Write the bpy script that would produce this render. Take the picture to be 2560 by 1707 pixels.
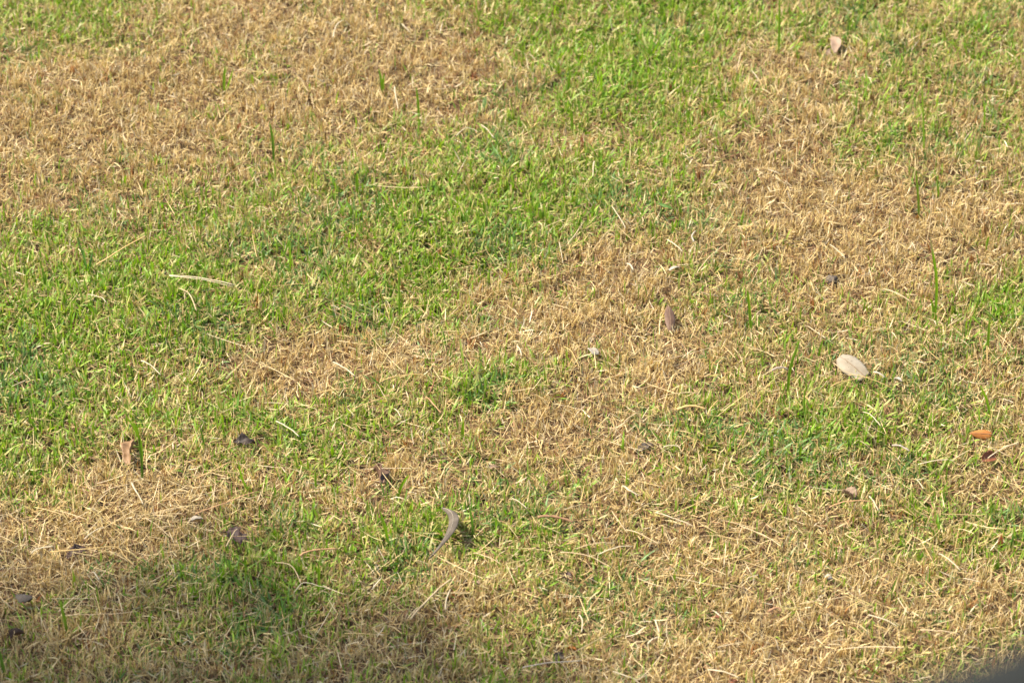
import bpy, math, random, zlib
import numpy as np
from mathutils import Vector, Matrix

R = math.radians
rng = np.random.default_rng(7)
random.seed(7)
scene = bpy.context.scene
for o in list(bpy.data.objects):
    bpy.data.objects.remove(o, do_unlink=True)

# ------------------------------------------------------------------ camera
DEP = R(34.0)            # how far the camera looks down
DIST = 6.0               # metres from the lens to the lawn at the picture's middle
WIDE = 1.70              # metres of lawn across the picture at that distance
CAM_H = DIST * math.sin(DEP)
cam_d = bpy.data.cameras.new("camera")
cam = bpy.data.objects.new("camera", cam_d)
scene.collection.objects.link(cam)
scene.camera = cam
cam.location = (0, 0, CAM_H)
cam.rotation_euler = (R(90) - DEP, 0, 0)
cam_d.sensor_width = 36.0
cam_d.lens = 36.0 * DIST / WIDE
cam_d.clip_start = 0.05
cam_d.clip_end = 2000.0
cam_d.dof.use_dof = True
cam_d.dof.focus_distance = 5.85
cam_d.dof.aperture_fstop = 6.3

# ------------------------------------------------------------------ sky, sun, exposure
SUN_EL = R(54.0)
SUN_AZ = (-0.966, 0.26)                      # horizontal direction towards the sun
sun_dir = Vector((SUN_AZ[0] * math.cos(SUN_EL), SUN_AZ[1] * math.cos(SUN_EL), math.sin(SUN_EL))).normalized()
world = bpy.data.worlds.new("World")
scene.world = world
world.use_nodes = True
wn = world.node_tree
bg = wn.nodes["Background"]
sky = wn.nodes.new("ShaderNodeTexSky")
sky.sky_type = 'NISHITA'
sky.sun_disc = False
sky.sun_elevation = SUN_EL
sky.sun_rotation = math.atan2(sun_dir.x, sun_dir.y)
sky.dust_density = 2.0
sky.air_density = 1.2
wn.links.new(sky.outputs[0], bg.inputs[0])
bg.inputs[1].default_value = 0.12
sl = bpy.data.lights.new("sun", 'SUN')
sl.energy = 4.4
sl.angle = R(0.9)
sl.color = (1.0, 0.925, 0.79)
sun = bpy.data.objects.new("sun", sl)
scene.collection.objects.link(sun)
sun.rotation_euler = (-sun_dir).to_track_quat('-Z', 'Y').to_euler()
sun.location = sun_dir * 30
vs = scene.view_settings
vs.view_transform = 'Standard'
vs.look = 'None'
vs.gamma = 1.0
vs.use_curve_mapping = False
vs.exposure = 1.42
scene.cycles.use_denoising = True
scene.cycles.max_bounces = 8
scene.cycles.transmission_bounces = 4
scene.cycles.diffuse_bounces = 4

# ------------------------------------------------------------------ helpers
COL = scene.collection
W, H = 2560.0, 1707.0
_f = cam_d.lens / 36.0 * W                   # focal length in photo pixels
CF = Vector((0, math.cos(DEP), -math.sin(DEP)))
CU = Vector((0, math.sin(DEP), math.cos(DEP)))

def ray(px, py):
    return (CF + Vector((1, 0, 0)) * ((px - W / 2) / _f) + CU * (-(py - H / 2) / _f))

def ground_at(px, py, z=0.0):
    """the spot of lawn seen at a pixel of the photograph"""
    d = ray(px, py)
    t = (z - CAM_H) / d.z
    return Vector((d.x * t, d.y * t, z))

def upright_at(px, py, y):
    """the point above the lawn, in the vertical plane at depth y"""
    d = ray(px, py)
    t = y / d.y
    return Vector((d.x * t, y, CAM_H + d.z * t))

def to_px(x, y, z):
    dx, dy, dz = x, y, z - CAM_H
    depth = dy * CF.y + dz * CF.z
    up = dy * CU.y + dz * CU.z
    return W / 2 + dx / depth * _f, H / 2 - up / depth * _f

_tab = np.random.default_rng(3).random((256, 256))
def vnoise(x, y, s, seed=0):
    x = np.asarray(x) * s + seed * 17.3 + 1000; y = np.asarray(y) * s + seed * 9.7 + 1000
    xi = np.floor(x).astype(int); yi = np.floor(y).astype(int)
    fx = x - xi; fy = y - yi
    fx = fx * fx * (3 - 2 * fx); fy = fy * fy * (3 - 2 * fy)
    a = _tab[xi & 255, yi & 255]; b = _tab[(xi + 1) & 255, yi & 255]
    c = _tab[xi & 255, (yi + 1) & 255]; d = _tab[(xi + 1) & 255, (yi + 1) & 255]
    return (a * (1 - fx) + b * fx) * (1 - fy) + (c * (1 - fx) + d * fx) * fy

def bump(x, y):
    """small unevenness of the lawn"""
    x = np.asarray(x, float); y = np.asarray(y, float)
    return (vnoise(x, y, 3.2, 1) - .5) * .018 + (vnoise(x, y, 9, 2) - .5) * .012 + (vnoise(x, y, 26, 3) - .5) * .006

def gz(x, y):
    return float(bump(x, y))

def mesh_obj(name, verts, faces, mat, parent=None, smooth=True, colors=None):
    me = bpy.data.meshes.new(name)
    me.from_pydata([tuple(v) for v in verts], [], faces)
    if smooth:
        me.polygons.foreach_set("use_smooth", [True] * len(me.polygons))
    me.materials.append(mat)
    if colors is not None:
        ca = me.color_attributes.new("tint", 'FLOAT_COLOR', 'POINT')
        ca.data.foreach_set("color", np.asarray(colors, np.float32).ravel())
    me.update()
    o = bpy.data.objects.new(name, me)
    COL.objects.link(o)
    if parent:
        o.parent = parent
    return o

def tag(o, label=None, cat=None, group=None, kind=None):
    if label: o["label"] = label
    if cat: o["category"] = cat
    if group: o["group"] = group
    if kind: o["kind"] = kind
    return o

# ------------------------------------------------------------------ materials
def new_mat(name):
    m = bpy.data.materials.new(name); m.use_nodes = True
    nt = m.node_tree
    return m, nt, nt.nodes, nt.links, nt.nodes["Principled BSDF"], nt.nodes["Material Output"]

def blade_material(name, transl=.35, rough=.55, spec=.3):
    m, nt, N, L, P, out = new_mat(name)
    at = N.new("ShaderNodeAttribute"); at.attribute_name = "tint"
    P.inputs["Roughness"].default_value = rough
    P.inputs["Specular IOR Level"].default_value = spec
    L.new(at.outputs["Color"], P.inputs["Base Color"])
    tr = N.new("ShaderNodeBsdfTranslucent")
    hs = N.new("ShaderNodeHueSaturation"); hs.inputs["Saturation"].default_value = 1.12; hs.inputs["Value"].default_value = 1.05
    L.new(at.outputs["Color"], hs.inputs["Color"]); L.new(hs.outputs[0], tr.inputs["Color"])
    mx = N.new("ShaderNodeMixShader"); mx.inputs[0].default_value = transl
    L.new(P.outputs[0], mx.inputs[1]); L.new(tr.outputs[0], mx.inputs[2]); L.new(mx.outputs[0], out.inputs["Surface"])
    return m

def leaf_material(name, c1, c2, c3=None, scale=60, transl=.15, rough=.6, spots=0.0):
    """dead leaf: two tones mottled, a few dark specks, faint vein relief"""
    m, nt, N, L, P, out = new_mat(name)
    tc = N.new("ShaderNodeTexCoord")
    n1 = N.new("ShaderNodeTexNoise"); n1.inputs["Scale"].default_value = scale; n1.inputs["Detail"].default_value = 5
    L.new(tc.outputs["Object"], n1.inputs["Vector"])
    r = N.new("ShaderNodeValToRGB")
    r.color_ramp.elements[0].position = .32; r.color_ramp.elements[0].color = (*c1, 1)
    r.color_ramp.elements[1].position = .68; r.color_ramp.elements[1].color = (*c2, 1)
    if c3:
        e = r.color_ramp.elements.new(.82); e.color = (*c3, 1)
    L.new(n1.outputs["Fac"], r.inputs["Fac"])
    col = r.outputs["Color"]
    if spots:
        n2 = N.new("ShaderNodeTexNoise"); n2.inputs["Scale"].default_value = scale * 5; n2.inputs["Detail"].default_value = 2
        L.new(tc.outputs["Object"], n2.inputs["Vector"])
        r2 = N.new("ShaderNodeValToRGB")
        r2.color_ramp.elements[0].position = .66; r2.color_ramp.elements[0].color = (0, 0, 0, 1)
        r2.color_ramp.elements[1].position = .74; r2.color_ramp.elements[1].color = (spots, spots, spots, 1)
        L.new(n2.outputs["Fac"], r2.inputs["Fac"])
        mx = N.new("ShaderNodeMixRGB"); mx.blend_type = 'MULTIPLY'
        mx.inputs[2].default_value = (.35, .27, .2, 1)
        L.new(r2.outputs["Color"], mx.inputs[0]); L.new(col, mx.inputs[1]); col = mx.outputs[0]
    L.new(col, P.inputs["Base Color"])
    P.inputs["Roughness"].default_value = rough
    P.inputs["Specular IOR Level"].default_value = .25
    bp = N.new("ShaderNodeBump"); bp.inputs["Strength"].default_value = .35; bp.inputs["Distance"].default_value = .0006
    n3 = N.new("ShaderNodeTexNoise"); n3.inputs["Scale"].default_value = scale * 8
    L.new(tc.outputs["Object"], n3.inputs["Vector"]); L.new(n3.outputs["Fac"], bp.inputs["Height"]); L.new(bp.outputs[0], P.inputs["Normal"])
    tr = N.new("ShaderNodeBsdfTranslucent"); L.new(col, tr.inputs["Color"])
    ms = N.new("ShaderNodeMixShader"); ms.inputs[0].default_value = transl
    L.new(P.outputs[0], ms.inputs[1]); L.new(tr.outputs[0], ms.inputs[2]); L.new(ms.outputs[0], out.inputs["Surface"])
    return m

M = {}
M['grass'] = blade_material("grass_blade", .38, .5, .35)
M['dead'] = blade_material("dry_grass", .28, .62, .25)
M['straw'] = leaf_material("straw", (.40, .28, .14), (.52, .39, .22), scale=90, transl=.15)
M['pale_straw'] = leaf_material("pale_straw", (.42, .335, .20), (.53, .44, .29), scale=90, transl=.15)
M['gold_straw'] = leaf_material("gold_straw", (.42, .27, .09), (.52, .36, .14), scale=90, transl=.15)
M['brown_straw'] = leaf_material("brown_straw", (.30, .16, .07), (.48, .28, .13), scale=90, transl=.1)
M['cream_leaf'] = leaf_material("cream_leaf", (.21, .165, .105), (.30, .255, .185), (.335, .295, .23), scale=34, transl=.12, spots=.8)
M['grey_leaf'] = leaf_material("grey_leaf", (.065, .05, .035), (.115, .09, .064), (.14, .113, .082), scale=70, transl=.05, rough=.75, spots=.7)
M['grey_rib'] = leaf_material("grey_rib", (.25, .205, .145), (.32, .27, .195), scale=70, transl=.05)
M['brown_leaf'] = leaf_material("brown_leaf", (.085, .046, .027), (.15, .086, .052), (.185, .115, .072), scale=100, transl=.08, spots=.5)
M['dark_leaf'] = leaf_material("dark_leaf", (.022, .015, .011), (.055, .038, .027), (.11, .08, .058), scale=130, transl=.04)
M['purple_leaf'] = leaf_material("purple_brown_leaf", (.032, .018, .014), (.075, .042, .031), scale=130, transl=.05)
M['tan_leaf'] = leaf_material("tan_leaf", (.19, .11, .052), (.30, .18, .09), scale=110, transl=.2, spots=.5)
M['pink_leaf'] = leaf_material("pink_tan_leaf", (.22, .145, .09), (.31, .21, .14), scale=60, transl=.2)
M['orange_leaf'] = leaf_material("orange_leaf", (.28, .10, .022), (.38, .155, .036), (.30, .11, .03), scale=60, transl=.15, rough=.4)
M['red_leaf'] = leaf_material("red_brown_leaf", (.15, .052, .026), (.24, .09, .045), scale=60, transl=.12, rough=.45)
M['white_leaf'] = leaf_material("pale_grey_leaf", (.34, .285, .21), (.43, .37, .285), scale=60, transl=.15)
M['rib'] = leaf_material("dark_midrib", (.17, .11, .06), (.25, .16, .09), scale=80, transl=.02)
M['green_leaf'] = leaf_material("dark_green_leaf", (.06, .12, .02), (.10, .18, .035), scale=60, transl=.3, rough=.45)
M['stone'] = leaf_material("grey_clod", (.06, .046, .034), (.13, .105, .08), scale=260, transl=0, rough=.9)
M['pebble'] = leaf_material("pale_pebble", (.27, .24, .195), (.36, .325, .275), scale=120, transl=0, rough=.6)
M['twig'] = leaf_material("twig_bark", (.17, .09, .045), (.30, .17, .085), (.40, .25, .13), scale=90, transl=0, rough=.8)
M['grey_twig'] = leaf_material("grey_twig", (.22, .17, .13), (.34, .27, .21), scale=90, transl=0, rough=.8)

def soil_material():
    m, nt, N, L, P, out = new_mat("soil_and_thatch")
    tc = N.new("ShaderNodeTexCoord")
    n = N.new("ShaderNodeTexNoise"); n.inputs["Scale"].default_value = 45; n.inputs["Detail"].default_value = 8
    L.new(tc.outputs["Object"], n.inputs["Vector"])
    r = N.new("ShaderNodeValToRGB")
    r.color_ramp.elements[0].position = .3; r.color_ramp.elements[0].color = (.055, .034, .02, 1)
    r.color_ramp.elements[1].position = .75; r.color_ramp.elements[1].color = (.17, .11, .055, 1)
    L.new(n.outputs["Fac"], r.inputs["Fac"])
    # beyond the modelled turf: green and straw patches of the same lawn
    n2 = N.new("ShaderNodeTexNoise"); n2.inputs["Scale"].default_value = 1.6; n2.inputs["Detail"].default_value = 6
    L.new(tc.outputs["Object"], n2.inputs["Vector"])
    r2 = N.new("ShaderNodeValToRGB")
    r2.color_ramp.elements[0].position = .42; r2.color_ramp.elements[0].color = (.085, .12, .025, 1)
    r2.color_ramp.elements[1].position = .6; r2.color_ramp.elements[1].color = (.28, .19, .085, 1)
    L.new(n2.outputs["Fac"], r2.inputs["Fac"])
    sx = N.new("ShaderNodeVectorMath"); sx.operation = 'SUBTRACT'; sx.inputs[1].default_value = (0, 5.1, 0)
    L.new(tc.outputs["Object"], sx.inputs[0])
    ln = N.new("ShaderNodeVectorMath"); ln.operation = 'LENGTH'; L.new(sx.outputs[0], ln.inputs[0])
    mr = N.new("ShaderNodeMapRange"); mr.inputs[1].default_value = 1.7; mr.inputs[2].default_value = 3.2
    L.new(ln.outputs["Value"], mr.inputs[0])
    mx = N.new("ShaderNodeMixRGB"); L.new(mr.outputs[0], mx.inputs[0]); L.new(r.outputs[0], mx.inputs[1]); L.new(r2.outputs[0], mx.inputs[2])
    L.new(mx.outputs[0], P.inputs["Base Color"])
    P.inputs["Roughness"].default_value = .95; P.inputs["Specular IOR Level"].default_value = .1
    bp = N.new("ShaderNodeBump"); bp.inputs["Strength"].default_value = .8; bp.inputs["Distance"].default_value = .006
    n3 = N.new("ShaderNodeTexNoise"); n3.inputs["Scale"].default_value = 160; n3.inputs["Detail"].default_value = 6
    L.new(tc.outputs["Object"], n3.inputs["Vector"]); L.new(n3.outputs["Fac"], bp.inputs["Height"]); L.new(bp.outputs[0], P.inputs["Normal"])
    return m

# ------------------------------------------------------------------ the ground: one sheet to the horizon
xs = np.concatenate([[-900, -200, -50, -14, -6, -4], np.linspace(-2.6, 2.6, 131), [4, 6, 14, 50, 200, 900]])
ys = np.concatenate([[-900, -200, -50, -14, -5, 0, 1.6], np.linspace(2.6, 8.0, 136), [9.5, 12, 20, 50, 200, 900]])
gx, gy = np.meshgrid(xs, ys)
fade = np.clip((3.2 - np.maximum(np.abs(gx), np.abs(gy - 5.2))) / .8, 0, 1)
gzz = bump(gx, gy) * np.where(np.maximum(np.abs(gx), np.abs(gy - 5.2)) < 3.3, 1, fade) - .002
nx, ny = len(xs), len(ys)
gv = np.stack([gx.ravel(), gy.ravel(), gzz.ravel()], 1)
gf = [(j * nx + i, j * nx + i + 1, (j + 1) * nx + i + 1, (j + 1) * nx + i) for j in range(ny - 1) for i in range(nx - 1)]
tag(mesh_obj("ground", gv, gf, soil_material()), kind="structure")

# ------------------------------------------------------------------ where the lawn is green, dead or strewn with straw
# rows run from the far edge of the view to the near edge; 1 = living green, 0 = dried out
G = np.array([
 [.62,.58,.34,.12,.14,.14,.25,.36,.60,.74,.74,.60,.52,.55,.55,.45],
 [.14,.05,.10,.13,.10,.07,.10,.26,.55,.76,.74,.45,.28,.48,.46,.50],
 [.05,.05,.10,.15,.28,.30,.40,.50,.45,.46,.55,.26,.12,.38,.48,.35],
 [.12,.18,.38,.50,.50,.60,.60,.68,.74,.70,.64,.28,.08,.08,.10,.20],
 [.62,.74,.70,.60,.60,.75,.75,.66,.60,.34,.40,.40,.07,.06,.10,.28],
 [.80,.86,.85,.76,.80,.74,.60,.28,.09,.08,.34,.54,.30,.18,.24,.58],
 [.85,.76,.60,.48,.10,.08,.10,.34,.26,.14,.10,.40,.55,.36,.34,.20],
 [.75,.70,.66,.64,.60,.64,.58,.48,.10,.25,.50,.55,.60,.60,.50,.38],
 [.70,.55,.34,.50,.50,.30,.20,.35,.40,.30,.40,.36,.55,.55,.45,.28],
 [.24,.03,.06,.58,.64,.70,.66,.58,.45,.14,.18,.20,.25,.35,.50,.50],
 [.10,.28,.34,.50,.64,.64,.48,.22,.40,.45,.30,.10,.20,.30,.35,.08],
 [.34,.20,.30,.40,.44,.30,.24,.40,.35,.30,.14,.06,.08,.25,.26,.30]])
# how much loose straw lies on top
S = np.array([
 [.10]*16,
 [.12]*16,
 [.14]*16,
 [.14,.14,.16,.16,.16,.14,.14,.14,.14,.14,.2,.3,.3,.3,.3,.3],
 [.14,.14,.14,.14,.14,.14,.16,.2,.25,.35,.3,.3,.3,.3,.3,.25],
 [.12,.12,.14,.16,.2,.2,.2,.25,.3,.35,.25,.3,.3,.35,.35,.3],
 [.15,.15,.2,.25,.45,.55,.6,.4,.4,.5,.6,.4,.5,.5,.45,.5],
 [.15,.15,.2,.2,.35,.35,.35,.35,.5,.5,.4,.4,.35,.35,.45,.6],
 [.3,.8,1.8,1.2,.35,.45,.5,.5,.4,.5,.5,.6,.35,.35,.45,.7],
 [1.6,2.4,2.2,.6,.25,.25,.25,.35,.6,.8,.8,.7,.6,.5,.45,.4],
 [1.3,1.0,.6,.25,.25,.35,.45,.7,.55,.6,.6,.6,.55,.5,.5,.35],
 [.4,.45,.4,.3,.4,.5,.5,.5,.5,.5,.5,.5,.5,.5,.45,.4]])

def grid_at(A, x, y):
    px, py = to_px(np.asarray(x), np.asarray(y), 0.0)
    u = np.clip(px / W * 16 - .5, 0, 14.999); v = np.clip(py / H * 12 - .5, 0, 10.999)
    i = u.astype(int); j = v.astype(int); fu = u - i; fv = v - j
    return (A[j, i] * (1 - fu) + A[j, i + 1] * fu) * (1 - fv) + (A[j + 1, i] * (1 - fu) + A[j + 1, i + 1] * fu) * fv

# smaller patches: middle on the lawn, half width and depth in metres, greener or drier
PATCH = []
for (px, py, rx, ry, amp) in ((1180, 990, 110, 36, .55), (770, 905, 140, 60, -.25), (1560, 690, 120, 60, -.3), (1345, 950, 60, 35, .35), (1350, 1090, 110, 70, -.25),
                              (2520, 760, 60, 50, .3), (1900, 170, 110, 60, -.2), (2180, 230, 90, 60, .15), (2050, 530, 150, 100, -.1), (330, 1230, 200, 60, -.35),
                              (480, 1400, 130, 50, .2), (200, 1540, 120, 40, .12), (230, 1640, 200, 40, -.1), (950, 1600, 250, 50, -.15), (1000, 1190, 130, 40, -.2),
                              (1150, 1300, 150, 50, .15), (2100, 1080, 180, 80, .12), (1500, 120, 170, 90, .12), (2230, 370, 130, 80, .28), (2400, 100, 160, 90, .12), (800, 880, 170, 60, -.2), (400, 700, 300, 120, .1), (1200, 480, 280, 80, .08)):
    c_ = ground_at(px, py); PATCH.append((c_.x, c_.y, rx / 1500, ry / 1500 / .56, amp))

def greenness(x, y):
    g = grid_at(G, x, y)
    for (cx, cy, rx, ry, amp) in PATCH:
        g = g + amp * np.exp(-((x - cx) / rx) ** 2 - ((y - cy) / ry) ** 2)
    g = g + (vnoise(x, y, 5, 11) - .5) * .20 + (vnoise(x, y, 14, 12) - .5) * .28 + (vnoise(x, y, 40, 13) - .5) * .26
    g = .5 + (g - .43) * 1.32
    return np.clip(g, 0.02, .97)

# grass pressed down under fallen leaves and stones: (x, y, radius); filled by the leaf list below
pressed = []

# ------------------------------------------------------------------ grass blades
class Blades:
    """collects bent strips of grass, thousands at a time, as one mesh"""
    def __init__(self): self.v, self.c, self.q, self.t, self.n = [], [], [], [], 0
    def add(self, x, y, z0, az, lean, bend, length, width, c0, c1, seg=3, profile=(.85, 1, .8), twist=None, tipw=0.0):
        n = len(x)
        if n == 0: return
        length = length * .90; width = width * .86
        if pressed:
            f = np.ones(n)
            for (qx, qy, qr) in pressed:
                f = np.where((x - qx) ** 2 + (y - qy) ** 2 < qr * qr, .45, f)
            lean = np.where(f < 1, np.maximum(lean, 1.15), lean); length = length * f
        P = np.stack([x, y, z0], 1)
        wx, wy = -np.sin(az), np.cos(az)
        tw = np.zeros(n) if twist is None else twist
        rows = []; pts = []
        step = length / seg
        cur = P.copy(); pts.append(cur.copy())
        dirs = []
        for k in range(seg):
            th = lean + bend * (k + .5) / seg
            d = np.stack([np.sin(th) * np.cos(az), np.sin(th) * np.sin(az), np.cos(th)], 1)
            dirs.append(d)
            cur = cur + d * step[:, None]
            pts.append(cur.copy())
        V = np.zeros((n, 2 * seg + 1, 3)); C = np.ones((n, 2 * seg + 1, 4))
        for k in range(seg):
            d = dirs[min(k, seg - 1)]
            side = np.stack([wx, wy, np.zeros(n)], 1)
            nor = np.cross(d, side)
            s = side * np.cos(tw)[:, None] + nor * np.sin(tw)[:, None]
            hw = (width * .5 * profile[k])[:, None]
            V[:, 2 * k] = pts[k] - s * hw; V[:, 2 * k + 1] = pts[k] + s * hw
            t = k / seg
            C[:, 2 * k, :3] = C[:, 2 * k + 1, :3] = c0 * (1 - t) + c1 * t
        V[:, 2 * seg] = pts[seg]; C[:, 2 * seg, :3] = c1
        base = self.n + np.arange(n)[:, None] * (2 * seg + 1)
        for k in range(seg - 1):
            self.q.append(base + np.array([[2 * k, 2 * k + 1, 2 * k + 3, 2 * k + 2]]))
        self.t.append(base + np.array([[2 * seg - 2, 2 * seg - 1, 2 * seg]]))
        self.v.append(V.reshape(-1, 3)); self.c.append(C.reshape(-1, 4))
        self.n += n * (2 * seg + 1)
    def build(self, name, mat):
        v = np.concatenate(self.v).astype(np.float32); c = np.concatenate(self.c).astype(np.float32)
        q = np.concatenate(self.q) if self.q else np.zeros((0, 4), int)
        t = np.concatenate(self.t)
        me = bpy.data.meshes.new(name)
        me.vertices.add(len(v)); me.vertices.foreach_set("co", v.ravel())
        loops = np.concatenate([q.ravel(), t.ravel()]).astype(np.int32)
        me.loops.add(len(loops)); me.loops.foreach_set("vertex_index", loops)
        npoly = len(q) + len(t)
        ls = np.concatenate([np.arange(len(q)) * 4, len(q) * 4 + np.arange(len(t)) * 3]).astype(np.int32)
        me.polygons.add(npoly); me.polygons.foreach_set("loop_start", ls)
        me.polygons.foreach_set("use_smooth", np.ones(npoly, bool))
        me.materials.append(mat)
        ca = me.color_attributes.new("tint", 'FLOAT_COLOR', 'POINT'); ca.data.foreach_set("color", c.ravel())
        me.update(calc_edges=True)
        o = bpy.data.objects.new(name, me); COL.objects.link(o)
        print(name, "triangles", 2 * len(q) + len(t))
        return o

Y0, Y1 = 3.72, 6.62
def half_w(y): return .84 + (y - 4.1) * .155 + .22
def scatter(density):
    """points over the modelled turf"""
    w = half_w(Y1); n = int(density * 2 * w * (Y1 - Y0))
    x = rng.uniform(-w, w, n); y = rng.uniform(Y0, Y1, n)
    k = np.abs(x) < half_w(y)
    return x[k], y[k]

def mixcol(palette, n):
    """each blade: a random blend of two tones, with its own brightness"""
    p = np.array(palette); a = rng.integers(0, len(p), n); b = rng.integers(0, len(p), n); t = rng.random(n)[:, None]
    return (p[a] * (1 - t) + p[b] * t) * rng.uniform(.78, 1.22, n)[:, None]

DEADC = [(.53,.385,.150), (.59,.45,.205), (.46,.315,.115), (.63,.50,.26), (.38,.24,.085), (.55,.40,.165), (.61,.47,.22)]
PALEC = [(.60,.48,.29), (.66,.56,.38), (.56,.43,.23)]
BROWN = [(.17,.09,.04), (.23,.13,.06), (.12,.062,.028)]
GREEN = [(.165,.29,.018), (.195,.32,.024), (.13,.25,.018), (.235,.345,.038), (.14,.265,.026), (.265,.35,.056), (.10,.205,.018)]
YELLO = [(.36,.345,.10), (.42,.38,.14), (.32,.325,.085)]
BLUEG = [(.11,.20,.042), (.13,.225,.06)]

def tufts(x, y, per, spread):
    n = len(x); k = rng.integers(per[0], per[1] + 1, n)
    idx = np.repeat(np.arange(n), k); m = len(idx)
    a = rng.uniform(0, 2 * np.pi, m); r = spread * np.sqrt(rng.random(m))
    return idx, x[idx] + np.cos(a) * r, y[idx] + np.sin(a) * r, a

def lay_turf():
    green, dead, thatch, litter = Blades(), Blades(), Blades(), Blades()

    # thatch: short dead bits lying flat between the stems
    x, y = scatter(23000); n = len(x)
    pal = np.where((rng.random(n) < .45)[:, None], mixcol(BROWN, n) * 1.25, mixcol(DEADC, n) * .72)
    thatch.add(x, y, bump(x, y) + rng.uniform(.000, .010, n), rng.uniform(0, 6.283, n), rng.uniform(1.2, 1.6, n), rng.uniform(-.3, .4, n),
               rng.uniform(.010, .030, n), rng.uniform(.0010, .0022, n), pal, pal * 1.05, seg=2, profile=(.8, 1), twist=rng.uniform(-.6, .6, n))

    # dried tufts: short stubs fanning up from a common foot
    x, y = scatter(9300); g = greenness(x, y)
    gap = vnoise(x, y, 55, 21)
    keep = (rng.random(len(x)) < (1 - g) ** .8 * .95) & (gap > .20 - .05 * g)
    x, y, g = x[keep], y[keep], g[keep]
    idx, bx, by, a = tufts(x, y, (4, 8), .0075)
    n = len(bx)
    tall = (.72 + .5 * vnoise(x, y, 22, 5) + rng.uniform(-.12, .12, len(x)))[idx]
    tone = rng.uniform(.82, 1.18, len(x))[idx][:, None]
    c = mixcol(DEADC, n) * tone
    pale = rng.random(n) < .15; c[pale] = mixcol(PALEC, int(pale.sum()))
    br = (rng.random(len(x)) < .045)[idx] | (rng.random(n) < .04); c[br] = mixcol(BROWN, int(br.sum()))
    rus = (rng.random(len(x)) < .02)[idx]; c[rus] = mixcol([(.30,.12,.04), (.36,.17,.06)], int(rus.sum()))
    az = a + rng.normal(0, .7, n)
    flat = rng.random(n) < .20
    lean = np.where(flat, rng.uniform(.8, 1.45, n), np.abs(rng.normal(.24, .22, n)))
    dead.add(bx, by, bump(bx, by), az, lean, rng.normal(.25, .45, n), rng.uniform(.015, .031, n) * tall, rng.uniform(.0012, .0024, n),
             c * .88, c * 1.05, seg=3, profile=(.8, 1, .85), twist=rng.normal(0, .7, n))

    # living turf: short broad blades, most of them leaning or lying over
    x, y = scatter(16000); g = greenness(x, y)
    gap = vnoise(x, y, 48, 22)
    keep = (rng.random(len(x)) < g ** 1.15 * 1.05) & (gap > .14)
    x, y, g = x[keep], y[keep], g[keep]
    idx, bx, by, a = tufts(x, y, (2, 5), .009)
    n = len(bx)
    tone = rng.uniform(.8, 1.2, len(x))[idx][:, None]
    c = mixcol(GREEN, n) * tone
    yl = rng.random(n) < (.16 + .30 * (1 - g[idx])); c[yl] = mixcol(YELLO, int(yl.sum()))
    bl = (vnoise(x, y, 9, 31) > .66)[idx] & (rng.random(n) < .55); c[bl] = mixcol(BLUEG, int(bl.sum()))
    up = rng.random(n) < .24
    lean = np.where(up, np.abs(rng.normal(.12, .16, n)), rng.uniform(.5, 1.45, n))
    bend = np.where(up, rng.normal(.1, .2, n), rng.normal(.35, .45, n))
    ln = np.where(up, rng.uniform(.014, .034, n), rng.uniform(.018, .040, n)) * (.8 + .3 * g[idx])
    wd = rng.uniform(.0021, .0048, n) * (.75 + .35 * g[idx])
    dryt = (rng.random(n) < .22)[:, None]
    c1 = np.where(dryt, c * .35 + np.array([.36, .26, .12]) * .9, c * 1.12)
    green.add(bx, by, bump(bx, by), a + rng.normal(0, .8, n), lean, bend, ln, wd, c * np.array([1.05, .95, 1.]), c1,
              seg=3, profile=(.65, 1, .82), twist=rng.normal(0, .45, n))

    # bright blades that stand clear of the rest
    x, y = scatter(1900); g = greenness(x, y)
    keep = rng.random(len(x)) < g * 1.0 + .05; x, y = x[keep], y[keep]; n = len(x)
    c = mixcol([(.20,.31,.03), (.16,.27,.03), (.24,.34,.05)], n)
    green.add(x, y, bump(x, y), rng.uniform(0, 6.283, n), np.abs(rng.normal(.06, .13, n)), rng.normal(.1, .2, n), rng.uniform(.022, .048, n),
              rng.uniform(.0018, .0036, n), c * .9, c * 1.1, seg=3, profile=(.7, 1, .75), twist=rng.normal(0, .4, n))

    # dry blades hanging in the green turf
    x, y = scatter(7000); g = greenness(x, y)
    keep = rng.random(len(x)) < .9 - .5 * g; x, y = x[keep], y[keep]; n = len(x)
    c = mixcol(DEADC + PALEC, n) * .98
    dead.add(x, y, bump(x, y) + rng.uniform(.004, .013, n), rng.uniform(0, 6.283, n), rng.uniform(.75, 1.6, n), rng.normal(.1, .5, n),
             rng.uniform(.012, .034, n), rng.uniform(.0010, .0022, n), c, c, seg=3, profile=(.8, 1, .8), twist=rng.normal(0, .7, n))

    # mown straw lying loose on top
    x, y = scatter(6600); s = .5 * grid_at(S, x, y) ** 1.35 * (.45 + .9 * vnoise(x, y, 8, 41))
    keep = rng.random(len(x)) < s; x, y = x[keep], y[keep]; n = len(x)
    c = mixcol([(.54,.40,.19), (.58,.44,.23), (.50,.34,.14), (.62,.50,.31), (.46,.30,.12), (.38,.31,.12)], n)
    litter.add(x, y, bump(x, y) + rng.uniform(.010, .021, n), rng.uniform(0, 6.283, n), rng.normal(1.53, .10, n), rng.normal(0, .25, n),
               np.clip(rng.lognormal(-3.12, .45, n), .020, .12), rng.uniform(.0006, .0014, n), c, c * 1.03, seg=4, profile=(.9, 1, 1, .8), twist=rng.normal(0, .4, n))

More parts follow.
